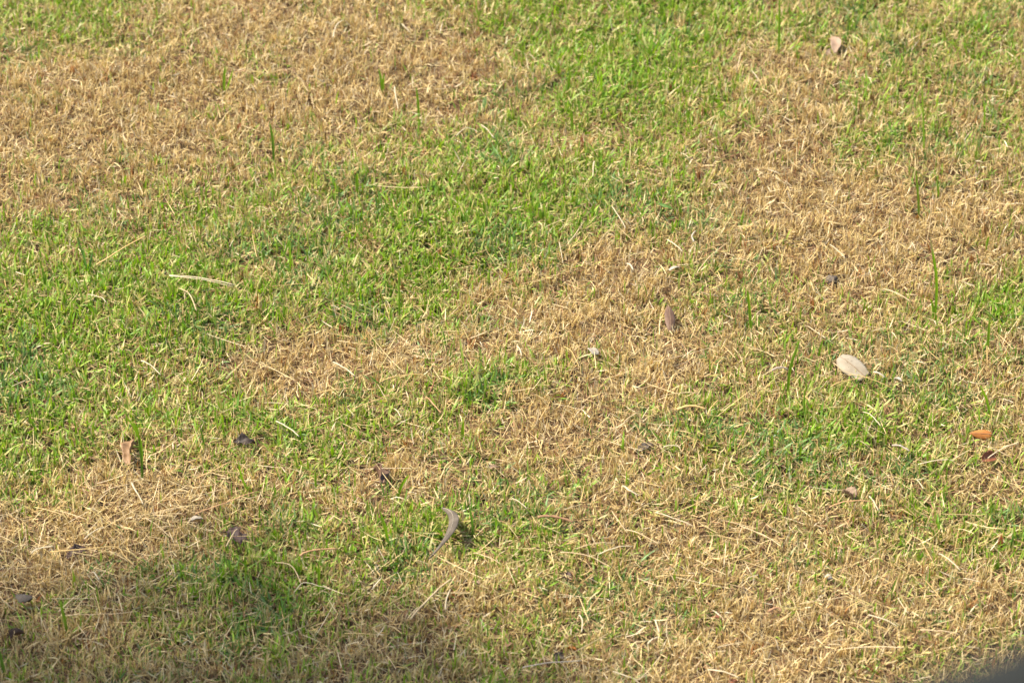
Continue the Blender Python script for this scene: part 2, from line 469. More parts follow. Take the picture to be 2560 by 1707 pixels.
    for b, nm, mt, lab in ((green, "green_grass", M['grass'], "short living green blades of the mown lawn"),
                           (dead, "dry_grass", M['dead'], "short dried tan stubble of the mown lawn"),
                           (thatch, "thatch", M['dead'], "brown dead thatch lying between the grass stems"),
                           (litter, "straw_litter", M['dead'], "loose thin mown straw strewn over the lawn")):
        tag(b.build(nm, mt), lab, "grass", kind="stuff")

    # the same lawn going on around the view, thinner
    far = Blades()
    n = 60000
    x = rng.uniform(-4.2, 4.2, n); y = rng.uniform(2.4, 10.5, n)
    k = ~((np.abs(x) < half_w(y) - .02) & (y > Y0) & (y < Y1)); x, y = x[k], y[k]; n = len(x)
    g = np.clip(.45 + (vnoise(x, y, 2.2, 51) - .5) * 1.5, 0, 1)
    isg = rng.random(n) < g
    c = np.where(isg[:, None], mixcol(GREEN, n), mixcol(DEADC, n) * .95)
    zb = np.where(np.maximum(np.abs(x), np.abs(y - 5.2)) < 3.3, bump(x, y), 0)
    far.add(x, y, zb - .003, rng.uniform(0, 6.283, n), np.abs(rng.normal(.45, .4, n)), rng.normal(.3, .4, n), rng.uniform(.02, .045, n),
            rng.uniform(.004, .008, n), c * .85, c * 1.05, seg=2, profile=(.8, 1), twist=rng.normal(0, .5, n))
    tag(far.build("lawn_grass", M['grass']), "mixed green and dry grass of the lawn going on around", "grass", kind="stuff")

# ------------------------------------------------------------------ fallen leaves
def leaf(p0, p1, width, mat, label, z=.019, shape=(.15, .75, 1, .9, .55, .06), curl=.3, arch=.1, roll=0.0, tilt=0.0, side=0.0,
         wav=.0, rib=None, name="fallen_leaf", cat="leaf", stalk=0.0, notch=0.0, group=None, press=True):
    """a leaf from its stalk p0 to its tip p1 (photo pixels on the lawn): cupped by curl, arched along its length,
    turned about its axis by roll, its far end lifted by tilt, bent sideways in plan by side (share of the length)"""
    a = ground_at(*p0, z); b = ground_at(*p1, z)
    ax = b - a; Ln = ax.length; yaw = math.atan2(ax.y, ax.x)
    mid = (a + b) / 2
    nu, nv = 19, 10
    hw = np.interp(np.linspace(0, 1, nu), np.linspace(0, 1, len(shape)), shape) * width / 2
    r = random.Random(zlib.crc32(label.encode()))
    ph = [r.uniform(0, 6.28) for _ in range(4)]
    def pt(i, j, off=0.0):
        u = i / (nu - 1); v = j / nv * 2 - 1
        edge = 1 + (.09 * math.sin(11 * u + ph[0] + v) + .07 * math.sin(23 * u + ph[1] - v) + .05 * math.sin(47 * u + ph[2])) * notch
        w = hw[i] * v * edge
        cx = (u - .5) * Ln
        sy = side * Ln * (1 - (2 * u - 1) ** 2)
        zz = curl * width * .5 * (abs(v) ** 2) * (hw[i] * 2 / max(width, 1e-6)) + arch * Ln * (1 - (2 * u - 1) ** 2)
        zz += wav * width * (math.sin(7 * u + ph[2] + 2 * v) * .5 + math.sin(13 * u + ph[3] - 3 * v) * .3) * (.4 + .6 * abs(v))
        zz += .030 * width * (math.sin(31 * u + ph[1] + 9 * v) + math.sin(19 * u - 13 * v + ph[0])) * (1 if rib is None else .35)
        return Vector((cx, w + sy, zz + off))
    vt, fc = [], []
    th = .00035
    for off in (th, -th):
        for i in range(nu):
            for j in range(nv + 1):
                vt.append(pt(i, j, off))
    m = nv + 1; S2 = nu * m
    for i in range(nu - 1):
        for j in range(nv):
            q = (i * m + j, (i + 1) * m + j, (i + 1) * m + j + 1, i * m + j + 1)
            fc.append(q); fc.append(tuple(S2 + k for k in reversed(q)))
    rim = [i * m for i in range(nu)] + [(nu - 1) * m + j for j in range(1, m)] + [i * m + nv for i in range(nu - 2, -1, -1)] + [j for j in range(nv - 1, 0, -1)]
    for k in range(len(rim)):
        p, q = rim[k], rim[(k + 1) % len(rim)]
        fc.append((p, S2 + p, S2 + q, q))
    M4 = Matrix.Rotation(yaw, 4, 'Z') @ Matrix.Rotation(-tilt, 4, 'Y') @ Matrix.Rotation(roll, 4, 'X')
    o = mesh_obj(name, vt, fc, mat)
    lo = min((M4 @ v).z for v in vt)
    gzm = gz(mid.x, mid.y)
    o.matrix_world = Matrix.Translation((mid.x, mid.y, gzm + max(z - .011, .004) - min(lo, 0) * .75)) @ M4
    tag(o, label, cat, group)
    if rib is not None:
        rad = max(.0005, width * .02)
        pts = [pt(i, nv // 2, th + rad * .5) for i in range(0, nu)]
        if stalk:
            d = (pts[0] - pts[1]).normalized()
            pts = [pts[0] + d * stalk + Vector((0, 0, -.002)), pts[0] + d * stalk * .5] + pts
        tube("midrib", pts, rad, rad * .35, rib, parent=o)
    if press: pressed.append((mid.x, mid.y, max(min(Ln * .42, .02), width * .45)))
    return o

def tube(name, pts, r0, r1, mat, parent=None, n=5, flat=1.0, knots=0):
    """a tapering stalk through the points"""
    vt, fc = [], []
    P = [Vector(p) for p in pts]
    for i, p in enumerate(P):
        d = (P[min(i + 1, len(P) - 1)] - P[max(i - 1, 0)]).normalized()
        s = d.cross(Vector((0, 0, 1)));
        s = s.normalized() if s.length > 1e-6 else Vector((1, 0, 0))
        u = s.cross(d).normalized()
        r = r0 + (r1 - r0) * i / (len(P) - 1)
        if knots: r *= 1 + .28 * math.sin(i * 2.4 + knots)
        for k in range(n):
            a = 2 * math.pi * k / n
            vt.append(p + s * (math.cos(a) * r) + u * (math.sin(a) * r * flat))
    for i in range(len(P) - 1):
        for k in range(n):
            fc.append((i * n + k, i * n + (k + 1) % n, (i + 1) * n + (k + 1) % n, (i + 1) * n + k))
    fc.append(tuple(range(n - 1, -1, -1))); fc.append(tuple(range((len(P) - 1) * n, len(P) * n)))
    return mesh_obj(name, vt, fc, mat, parent)

def spline(pts, k=5):
    P = [Vector(p) for p in pts]
    if len(P) == 2:
        return [P[0].lerp(P[1], t / k) for t in range(k + 1)]
    out = []
    for i in range(len(P) - 1):
        p0 = P[max(i - 1, 0)]; p1 = P[i]; p2 = P[i + 1]; p3 = P[min(i + 2, len(P) - 1)]
        for s in range(k):
            t = s / k
            out.append(.5 * ((2 * p1) + (p2 - p0) * t + (2 * p0 - 5 * p1 + 4 * p2 - p3) * t * t + (3 * p1 - 3 * p2 - p0 + p3) * t ** 3))
    out.append(P[-1]); return out

def straw(pix, w, mat, label, z=.024, group=None, name="straw", cat="straw", sag=.004, knots=0, flat=.45):
    """a dry stalk lying on the grass through the given spots"""
    P = [ground_at(*p, z) for p in pix]
    Q = spline(P, 5 if len(P) > 2 else 7)
    r = random.Random(int(pix[0][0] * 7 + pix[0][1]))
    wob = r.uniform(-.0015, .0015)
    sl_ = r.uniform(-.003, .003)
    for i, q in enumerate(Q):
        t = i / (len(Q) - 1)
        q.z += gz(q.x, q.y) * .6 + math.sin(t * 3.14) * sag * r.uniform(.6, 1) + sl_ * (t - .5)
        q.x += math.sin(t * 5) * wob
    w *= .80 if name == 'straw' else 1
    o = tube(name, Q, w / 2, w / 2 * .7, mat, n=5, flat=flat, knots=knots)
    return tag(o, label, cat, group)

# fallen things in the order they show largest -------------------------------------------------
def fallen_things():
    L_ = leaf
    L_((2164, 938), (2098, 899), .037, M['cream_leaf'], "large cream dead leaf with brown midrib lying in the straw", z=.019, roll=-.25, tilt=.18,
       shape=(.55, .78, .92, 1, .98, .86, .42), curl=-.22, arch=.05, rib=M['rib'], wav=.03)
    L_((1106, 1260), (1071, 1380), .0165, M['grey_leaf'], "curved grey leathery leaf shaped like a crescent lying in green turf", z=.030, side=.27, arch=.10, tilt=-.05,
       shape=(.30, .75, .95, 1, .98, .88, .66, .36, .10), curl=-.35, roll=.35, rib=M['grey_rib'], wav=.03)
    L_((322, 1146), (334, 1096), .021, M['tan_leaf'], "tan papery curled leaf standing half up beside a tall bent blade", z=.022, roll=-.55, curl=.9, wav=.2, notch=1.6, tilt=.2,
       shape=(.35, .7, .9, .8, .95, .7, .2))
    L_((582, 1090), (637, 1092), .019, M['dark_leaf'], "blackish shrivelled leaf with ragged edge lying in green grass", z=.021, roll=.2, curl=.5, wav=.25, notch=2.0, shape=(.3, .7, .9, 1, .8, .7, .15))
    L_((2481, 1076), (2424, 1073), .0165, M['orange_leaf'], "bright orange narrow leaf with dark stalk", z=.027, roll=-.55, curl=-.4, arch=.03, rib=M['rib'], stalk=.007,
       shape=(.35, .85, 1, 1, .92, .7, .35, .08))
    L_((2492, 1131), (2455, 1138), .020, M['red_leaf'], "red brown folded leaf under crossing straws", z=.024, roll=-.45, curl=.9, arch=.04, rib=M['rib'], shape=(.3, .8, 1, .95, .8, .35), wav=.08)
    L_((1671, 760), (1677, 812), .0185, M['brown_leaf'], "dull brown pointed oval leaf lying flat at the edge of a tan patch", z=.024, roll=-.2, tilt=-.25, curl=-.3, rib=M['rib'],
       shape=(.18, .68, .95, 1, .92, .6, .10), wav=.03)
    L_((933, 1155), (952, 1192), .024, M['brown_leaf'], "dark brown crumpled leaf standing on edge with a dark hollow behind", z=.022, roll=-.8, curl=1.3, wav=.2, notch=2, shape=(.25, .75, 1, .8, .4, .12))
    L_((568, 1314), (612, 1346), .026, M['purple_leaf'], "dark purple brown ragged leaf under a leaning straw", z=.019, roll=.2, curl=.6, wav=.2, notch=2.2, shape=(.5, .9, .75, .9, .6, .8, .3))
    L_((166, 1382), (214, 1356), .020, M['purple_leaf'], "blackish purple leaf half buried in the thick straw heap", z=.019, roll=.1, curl=.5, wav=.15, notch=1.5, shape=(.3, .6, .9, 1, .7, .15))
    L_((40, 1492), (82, 1497), .022, M['grey_leaf'], "grey dry leaf with a dark hollow beneath in the shade", z=.026, roll=-.65, curl=-1.1, arch=.08, shape=(.2, .7, 1, .9, .7, .2))
    L_((22, 1592), (60, 1577), .012, M['brown_leaf'], "reddish brown rolled leaf lying in the shade", z=.022, curl=1.5, arch=.1, side=.08, shape=(.5, .9, 1, .9, .7, .35), wav=.05)
    L_((2074, 84), (2090, 120), .021, M['pink_leaf'], "pale pinkish tan wavy leaf lying in mixed grass beside a pointed scrap", z=.024, roll=.3, curl=.4, side=.15, wav=.08, shape=(.3, .6, .8, 1, .95, .4))
    L_((2068, 127), (2075, 110), .008, M['pink_leaf'], "small pointed pinkish scrap of leaf beside a wavy pinkish leaf", z=.024, roll=.2, curl=.2, shape=(.7, 1, .6, .1))
    L_((2106, 1226), (2138, 1243), .020, M['pink_leaf'], "tan pink cupped leaf with a brown torn end in green turf", z=.022, roll=-.3, curl=1.1, wav=.1, notch=1.2, shape=(.3, .8, 1, .85, .4))
    L_((2131, 1240), (2142, 1228), .008, M['brown_leaf'], "small brown torn scrap touching a tan pink cupped leaf", z=.024, curl=.4, notch=1.5, shape=(.4, 1, .8, .3))
    L_((1476, 868), (1490, 880), .019, M['white_leaf'], "small pale grey squarish leaf scrap on tan stubble", z=.026, roll=-.35, tilt=-.2, curl=.1, shape=(.75, 1, .95, .9, .7))
    L_((1421, 1612), (1443, 1620), .015, M['orange_leaf'], "small rust brown leaf scrap beside a grey scrap in the turf", z=.020, roll=-.6, curl=.6, wav=.1, notch=1.5, shape=(.4, 1, .8, .5, .15))
    L_((1385, 1636), (1410, 1626), .018, M['grey_leaf'], "grey brown leaf scrap beside a small rust scrap", z=.017, roll=.3, curl=.5, wav=.12, notch=1.5, shape=(.4, .9, 1, .6, .2))
    L_((1776, 1534), (1806, 1538), .008, M['red_leaf'], "thin red brown leaf sliver lying on tan straw", z=.022, curl=.6, roll=-.3, shape=(.15, .6, 1, .8, .3))
    L_((1824, 1704), (1848, 1694), .016, M['red_leaf'], "small dull red leaf scrap at the end of a pale straw", z=.020, curl=.5, roll=-.4, wav=.1, notch=1, shape=(.4, .9, 1, .6, .2))
    L_((1181, 1452), (1200, 1457), .014, M['pink_leaf'], "small pale pink flake lying on dry straw", z=.022, curl=.2, roll=-.4, shape=(.5, 1, .95, .5))
    L_((1647, 504), (1685, 520), .011, M['green_leaf'], "dark green strap shaped leaf lying over the green turf", z=.030, curl=-.3, arch=.08, side=-.08, roll=-.2, shape=(.3, .7, 1, 1, .85, .5, .1))
    L_((1405, 1427), (1428, 1446), .014, M['purple_leaf'], "small dark purple leaf tucked under long straws", z=.016, curl=.6, wav=.15, notch=1.5, shape=(.3, .9, 1, .7, .2))
    L_((1471, 1438), (1488, 1441), .010, M['dark_leaf'], "tiny blackish leaf scrap among long straws", z=.016, curl=.6, notch=1.5, shape=(.4, 1, .8, .2))
    L_((1267, 1605), (1282, 1596), .012, M['tan_leaf'], "tiny round brown leaf scrap on shaded stubble", z=.020, curl=.5, roll=-.3, shape=(.5, 1, .95, .4))
    L_((1595, 1126), (1632, 1108), .016, M['grey_leaf'], "dull grey leaf sunk low between grass blades", z=.014, curl=.4, wav=.1, notch=1.2, shape=(.3, .8, 1, .7, .2))
    L_((468, 1288), (508, 1279), .013, M['white_leaf'], "pale cream slip of dry leaf at the end of the straw heap", z=.024, curl=.5, roll=-.3, side=.05, shape=(.2, .6, 1, .85, .3))
    L_((1674, 666), (1700, 658), .010, M['white_leaf'], "tiny whitish flake on bright dry stubble", z=.025, curl=.3, roll=-.3, shape=(.4, 1, .8, .3))
    L_((1222, 1165), (1246, 1160), .009, M['pink_leaf'], "small tan husk lying on dry stubble beside the green turf", z=.024, curl=.6, shape=(.2, .8, 1, .6, .15))
    L_((2235, 940), (2255, 948), .011, M['white_leaf'], "whitish husk close to a white broken stalk", z=.024, curl=.5, roll=-.3, shape=(.3, 1, .8, .2))

    # twigs and clods
    straw([(1345, 1300), (1385, 1302), (1432, 1310)], .0058, M['twig'], "brown split twig with bark lying in mixed grass", z=.025, name="twig", cat="twig", knots=1.3, flat=.7)
    straw([(1692, 1030), (1730, 1025), (1766, 1028)], .0062, M['gold_straw'], "thick tan stick lying in green turf", z=.023, name="twig", cat="twig", knots=.4, flat=.8)
    straw([(1920, 1531), (1934, 1527), (1946, 1525), (1954, 1531)], .0055, M['twig'], "short dark brown knobbly twig end on tan stubble", z=.019, name="twig", cat="twig", knots=2.1, flat=.6)
    straw([(1930, 924), (1952, 921), (1972, 922)], .0042, M['grey_twig'], "grey brown thin stick behind a leaning green blade", z=.022, name="twig", cat="twig", knots=.9, flat=.7)
    straw([(750, 1389), (775, 1382), (842, 1372)], .0042, M['brown_straw'], "brown stalk with a thick rusty end in green turf", z=.024, name="twig", cat="twig", flat=.7)
    straw([(2232, 1114), (2250, 1120), (2272, 1131)], .0045, M['grey_twig'], "short greyish twig slanting in green turf", z=.023, name="twig", cat="twig", knots=1.7, flat=.7)
    for (px, py, s, mt, lab) in ((2080, 692, .0095, M['stone'], "grey brown lump of soil showing through tan stubble"),
                                 (2071, 1450, .0050, M['pebble'], "small whitish pebble in dry grass")):
        c = ground_at(px, py, .010)
        vt, fc = [], []
        r = random.Random(px); nu, nv = 16, 11
        off = [[1 + r.uniform(-.30, .26) for _ in range(nu)] for _ in range(nv + 1)]
        for j in range(nv + 1):
            for i in range(nu):
                th = math.pi * j / nv; ph = 2 * math.pi * i / nu
                k = s * (off[j][i] if 0 < j < nv else 1)
                vt.append((k * 1.15 * math.sin(th) * math.cos(ph), k * math.sin(th) * math.sin(ph), k * .85 * math.cos(th)))
        for j in range(nv):
            for i in range(nu):
                fc.append((j * nu + i, (j + 1) * nu + i, (j + 1) * nu + (i + 1) % nu, j * nu + (i + 1) % nu))
        o = mesh_obj("soil_clod" if mt is M['stone'] else "pebble", vt, fc, mt)
        o.location = (c.x, c.y, gz(c.x, c.y) + s * .6 + (.000 if s > .008 else .009))
        tag(o, lab, "clod" if mt is M['stone'] else "pebble")
        pressed.append((c.x, c.y - .01, s * 1.7))
    # small bare hollows
    for (px, py, r) in ((1222, 1560, .013), (1397, 1646, .011), (945, 1215, .012), (75, 1500, .016), (950, 1162, .013), (1872, 1500, .010)):
        c = ground_at(px, py); pressed.append((c.x, c.y, r))

fallen_things()

# ------------------------------------------------------------------ single long straws
PLAIN = "thin plain tan straw lying loose across the mown grass"
PG = "plain loose straws on the lawn"
def long_straws():
    s = straw
    s([(423, 688), (505, 700), (586, 714)], .0038, M['pale_straw'], "long white double stalk lying across bright green turf")
    s([(424, 691), (510, 706), (584, 718)], .0024, M['pale_straw'], "thinner white stalk lying against a long white double stalk")
    s([(447, 722), (474, 742), (493, 780)], .0034, M['straw'], "tan curved blade curling down in bright green turf")
    s([(218, 740), (252, 749), (268, 760)], .0028, M['pale_straw'], "short whitish straw lying in deep green grass")
    s([(240, 662), (300, 628), (362, 584)], .0040, M['gold_straw'], "long yellowish limp blade lying over green turf", flat=.25)
    s([(833, 902), (858, 918), (886, 938)], .0042, M['pale_straw'], "thick pale straw lying on the tan patch with many straws")
    s([(690, 1048), (720, 1068), (748, 1088)], .0038, M['pale_straw'], "pale stout straw slanting in green turf")
    s([(986, 1020), (996, 1034), (1003, 1044)], .0028, M['pale_straw'], PLAIN, group=PG)
    s([(1026, 1546), (1075, 1500), (1127, 1452)], .0046, M['straw'], "stout tan flattened straw pointing up from a small hollow", flat=.4)
    s([(1114, 1526), (1119, 1500), (1124, 1478)], .0034, M['pale_straw'], "short pale blade leaning beside the stout flattened straw")
    s([(1306, 1668), (1380, 1662), (1456, 1656)], .0038, M['grey_rib'], "long greyish flattened straw lying in shaded turf", flat=.35)
    s([(2347, 1382), (2372, 1406), (2398, 1432)], .0034, M['pale_straw'], "pale stiff straw slanting at the edge of green grass")
    s([(2408, 1449), (2430, 1458), (2452, 1461)], .0024, M['pale_straw'], PLAIN, group=PG)
    s([(2170, 1546), (2205, 1560), (2240, 1576)], .0034, M['pale_straw'], "pale straight straw lying across thin green blades")
    s([(2300, 1584), (2350, 1588), (2401, 1591)], .0034, M['straw'], PLAIN, group=PG)
    s([(1770, 1670), (1808, 1684), (1848, 1699)], .0038, M['pale_straw'], "pale thick straw ending at a small red leaf scrap")
    s([(2533, 1675), (2548, 1688), (2566, 1705)], .0036, M['pale_straw'], PLAIN, group=PG)
    s([(1556, 1221), (1570, 1234), (1596, 1242)], .0050, M['pale_straw'], "short thick bleached stalk with a bend")
    s([(330, 1208), (342, 1232), (356, 1258)], .0036, M['pale_straw'], "white stiff straw standing out at the top of the straw heap")
    s([(256, 1234), (290, 1222), (323, 1213)], .0030, M['straw'], PLAIN, group=PG)
    s([(353, 904), (380, 918), (404, 933)], .0034, M['pale_straw'], "whitish straw lying in yellowing green turf")
    s([(1498, 1386), (1540, 1373), (1584, 1363)], .0032, M['pale_straw'], "pale gently curved straw crossing the tan patch")
    s([(1400, 1385), (1470, 1394), (1530, 1418)], .0026, M['straw'], PLAIN, group=PG)
    s([(1440, 1375), (1490, 1364), (1535, 1360)], .0024, M['straw'], PLAIN, group=PG)
    s([(1565, 1325), (1605, 1342), (1650, 1360)], .0030, M['straw'], PLAIN, group=PG)
    s([(1640, 1286), (1690, 1305), (1735, 1318)], .0030, M['pale_straw'], PLAIN, group=PG)
    s([(1530, 1284), (1550, 1312), (1566, 1334)], .0024, M['straw'], PLAIN, group=PG)
    s([(1850, 1318), (1890, 1338), (1925, 1352)], .0026, M['straw'], PLAIN, group=PG)
    s([(2208, 722), (2240, 736), (2278, 753)], .0044, M['straw'], "stout tan broken stalk lying on dry ground near a tall green shoot")
    s([(2075, 612), (2092, 626), (2112, 644)], .0032, M['pale_straw'], "short pale straw lying on dense tan stubble")
    s([(2120, 700), (2160, 690), (2186, 680)], .0020, M['straw'], PLAIN, group=PG)
    s([(1487, 404), (1484, 422), (1480, 444)], .0034, M['pale_straw'], "short white blade standing in the green turf")
    s([(987, 216), (990, 240), (994, 266)], .0034, M['pale_straw'], "pale upright dead blade on brown stubble")
    s([(833, 98), (842, 72), (858, 54)], .0034, M['pale_straw'], "pale arched dead blade on brown stubble")
    s([(1004, 61), (1012, 70), (1024, 81)], .0034, M['pale_straw'], "creamy short blade lying on brown stubble")
    s([(1201, 305), (1216, 318), (1236, 337)], .0030, M['pale_straw'], "whitish broken straw lying beside a crossed straw")
    s([(1141, 330), (1168, 314), (1196, 322)], .0024, M['pale_straw'], "whitish kinked straw in thin green turf")
    s([(125, 1381), (210, 1376), (288, 1369), (312, 1388), (338, 1410)], .0034, M['gold_straw'], "long golden straw bent sharply down at one end on the straw heap")
    s([(163, 1540), (280, 1542), (345, 1529)], .0020, M['straw'], "long thin straw curving across shaded green turf")
    s([(735, 1477), (757, 1458), (795, 1466), (828, 1476)], .0024, M['pale_straw'], "pale kinked straw arching over green turf")
    s([(690, 1405), (730, 1420), (755, 1458)], .0026, M['straw'], "yellow green arching stem falling to a kinked straw")
    s([(2157, 1034), (2178, 1050), (2205, 1074)], .0030, M['pale_straw'], "pale straw with a darker tail lying in green turf")
    s([(2295, 1165), (2350, 1156), (2388, 1154)], .0030, M['pale_straw'], PLAIN, group=PG)
    s([(2173, 1246), (2183, 1260), (2196, 1278)], .0034, M['pale_straw'], "whitish short stalk standing near a brown stalk")
    s([(2073, 1271), (2120, 1262), (2180, 1260)], .0036, M['brown_straw'], "brown smooth stalk lying in green turf")
    s([(2184, 934), (2196, 940), (2213, 947)], .0052, M['white_leaf'], "white broken stalk near the large cream leaf")
    s([(2120, 936), (2160, 948), (2230, 978)], .0020, M['gold_straw'], PLAIN, group=PG)
    s([(2076, 968), (2110, 956), (2180, 944)], .0024, M['gold_straw'], PLAIN, group=PG)
    s([(2082, 906), (2110, 930), (2165, 950)], .0022, M['straw'], "straw crossing the lower edge of the large cream leaf")
    s([(2470, 1145), (2510, 1122), (2545, 1106)], .0026, M['pale_straw'], "pale straw crossing the red brown folded leaf")
    s([(2452, 1112), (2490, 1128), (2530, 1146)], .0020, M['straw'], "thin straw lying behind the red brown folded leaf")
    s([(2384, 1152), (2408, 1140), (2430, 1124)], .0024, M['straw'], PLAIN, group=PG)
    s([(1658, 1125), (1680, 1124), (1704, 1126)], .0030, M['pale_straw'], "short whitish straw lying level in green turf")
    s([(1280, 1248), (1298, 1260), (1316, 1276)], .0028, M['pale_straw'], PLAIN, group=PG)
    s([(1669, 600), (1684, 612), (1704, 630)], .0036, M['pale_straw'], "pale stout straw between green turf and bright stubble")
    s([(1566, 655), (1576, 664), (1584, 674)], .0046, M['pale_straw'], "short bleached blade on the brightest stubble")
    s([(1530, 516), (1546, 545), (1564, 574)], .0026, M['pale_straw'], "long whitish straw leaning in green turf")
    s([(1742, 682), (1775, 645), (1816, 608)], .0024, M['straw'], PLAIN, group=PG)
    s([(1398, 600), (1402, 625), (1407, 655)], .0020, M['pale_straw'], PLAIN, group=PG)
    s([(1734, 608), (1729, 596), (1740, 580)], .0042, M['white_leaf'], "white curved blade tip sticking up from thin turf")
    s([(210, 1346), (236, 1328), (262, 1314)], .0024, M['pale_straw'], PLAIN, group=PG)
    s([(488, 1280), (560, 1258), (642, 1228)], .0034, M['brown_straw'], "long reddish brown stalk lying beside the straw heap")
    s([(78, 1382), (100, 1374), (132, 1368)], .0040, M['pale_straw'], "pale broad dry blade curving over the shaded straw")
    s([(360, 1294), (390, 1312), (430, 1338)], .0026, M['straw'], PLAIN, group=PG)
    s([(565, 1360), (580, 1340), (596, 1322)], .0028, M['straw'], "tan straw leaning over a dark purple ragged leaf")
    s([(230, 1430), (238, 1440), (250, 1452)], .0036, M['pale_straw'], "short whitish chip on the lower side of the straw heap")
    s([(1745, 986), (1690, 992), (1650, 994)], .0022, M['straw'], PLAIN, group=PG)
    s([(1560, 1058), (1580, 1045), (1597, 1034)], .0026, M['straw'], PLAIN, group=PG)
    s([(1770, 1040), (1780, 1024), (1794, 1000)], .0034, M['gold_straw'], "yellowish blade standing slanted behind the thick tan stick")
    s([(1410, 868), (1430, 890), (1447, 918)], .0030, M['gold_straw'], "golden flat straw lying on mixed stubble", flat=.3)
    s([(1292, 866), (1300, 880), (1302, 896)], .0036, M['pale_straw'], "pale curved husk on dry stubble")
    s([(1632, 908), (1670, 902), (1800, 862)], .0018, M['straw'], PLAIN, group=PG)
    s([(788, 979), (840, 972), (880, 966)], .0026, M['gold_straw'], "golden thin straw lying level on the tan patch")
    s([(950, 955), (1005, 948), (1070, 944)], .0024, M['gold_straw'], PLAIN, group=PG)
    s([(880, 1020), (930, 1004), (975, 990)], .0022, M['gold_straw'], PLAIN, group=PG)
    s([(1035, 890), (1060, 902), (1100, 904)], .0024, M['straw'], PLAIN, group=PG)
    s([(1072, 988), (1082, 970), (1092, 948)], .0030, M['red_leaf'], "pinkish red thin stalk standing on the tan patch")
    s([(1064, 998), (1082, 1016), (1104, 1036)], .0034, M['brown_straw'], "tan brown broad straw edging the small green patch", flat=.35)
    s([(1185, 1380), (1225, 1400), (1254, 1416)], .0026, M['straw'], PLAIN, group=PG)
    s([(2000, 1512), (2060, 1510), (2112, 1502)], .0022, M['straw'], PLAIN, group=PG)
    s([(1532, 1682), (1570, 1700), (1590, 1706)], .0030, M['pale_straw'], PLAIN, group=PG)
    s([(1620, 1612), (1634, 1604), (1648, 1596)], .0036, M['pale_straw'], "short bleached straw lying on dry straw near shaded turf")
    s([(1638, 1552), (1642, 1566), (1648, 1582)], .0040, M['pale_straw'], "short cream blade standing in tan straw")
    s([(1448, 1538), (1456, 1556), (1454, 1582)], .0034, M['pale_straw'], "cream curved blade beside a thin green tuft")
long_straws()

# ------------------------------------------------------------------ tall single green blades
def blade_strip(name, pts, width, mat, parent=None, c0=(.16,.26,.03), c1=(.2,.3,.04), tipcol=None, face=0.0):
    """one grass blade, folded along its midline, through upright points"""
    width *= .78
    Q = spline(pts, 6)
    n = len(Q); vt, cl, fc = [], [], []
    for i, q in enumerate(Q):
        t = i / (n - 1)
        w = width * .5 * (.55 + .45 * min(t / .25, 1)) * (1 - max(0, (t - .5) / .5) ** 2.2 * .92)
        d = (Q[min(i + 1, n - 1)] - Q[max(i - 1, 0)]).normalized()
        s = Vector((math.cos(face), math.sin(face), 0)); s = (s - d * s.dot(d)).normalized()
        k = s.cross(d).normalized() * (w * .45)
        c = [a * (1 - t) + b * t for a, b in zip(c0, c1)]
        if tipcol and t > .82: c = tipcol
        vt += [q - s * w, q + k, q + s * w]
        cl += [(*c, 1)] * 3
    for i in range(n - 1):
        for k in range(2):
            fc.append((i * 3 + k, i * 3 + k + 1, (i + 1) * 3 + k + 1, (i + 1) * 3 + k))
    return mesh_obj(name, vt, fc, mat, parent, colors=cl)

GP = "plain upright green blade rising a little above the mown turf"
GG = "single green blades above the turf"
def tall(pix, width, label, group=None, extra=(), c0=(.15,.27,.022), c1=(.21,.34,.03), tip=None):
    """a green shoot rooted at the first pixel; extra blades share its foot"""
    g = ground_at(*pix[0]); zz = gz(g.x, g.y)
    r = random.Random(int(pix[0][0] + pix[0][1] * 3))
    def path(pp):
        out = []
        for i, p in enumerate(pp):
            q = upright_at(p[0], p[1], g.y + .0)
            q.y += i * r.uniform(-.004, .004)
            out.append(q)
        out[0] = Vector((out[0].x, g.y, zz - .004))
        return out
    if not extra:
        o = blade_strip("grass_shoot", path(pix), width, M['grass'], c0=c0, c1=c1, tipcol=tip, face=r.uniform(-.7, .7))
        return tag(o, label, "grass shoot", group)
    e = bpy.data.objects.new("grass_shoot", None); COL.objects.link(e)
    e.empty_display_size = .02
    e.location = (g.x, g.y, zz)
    for k, pp in enumerate([pix] + list(extra)):
        P = [p - Vector((g.x, g.y, zz)) for p in path(pp)]
        blade_strip("blade", P, width * (1 if k == 0 else .85), M['grass'], parent=e, c0=c0, c1=c1, tipcol=tip if k == 0 else None, face=r.uniform(-.7, .7))
    return tag(e, label, "grass shoot", group)

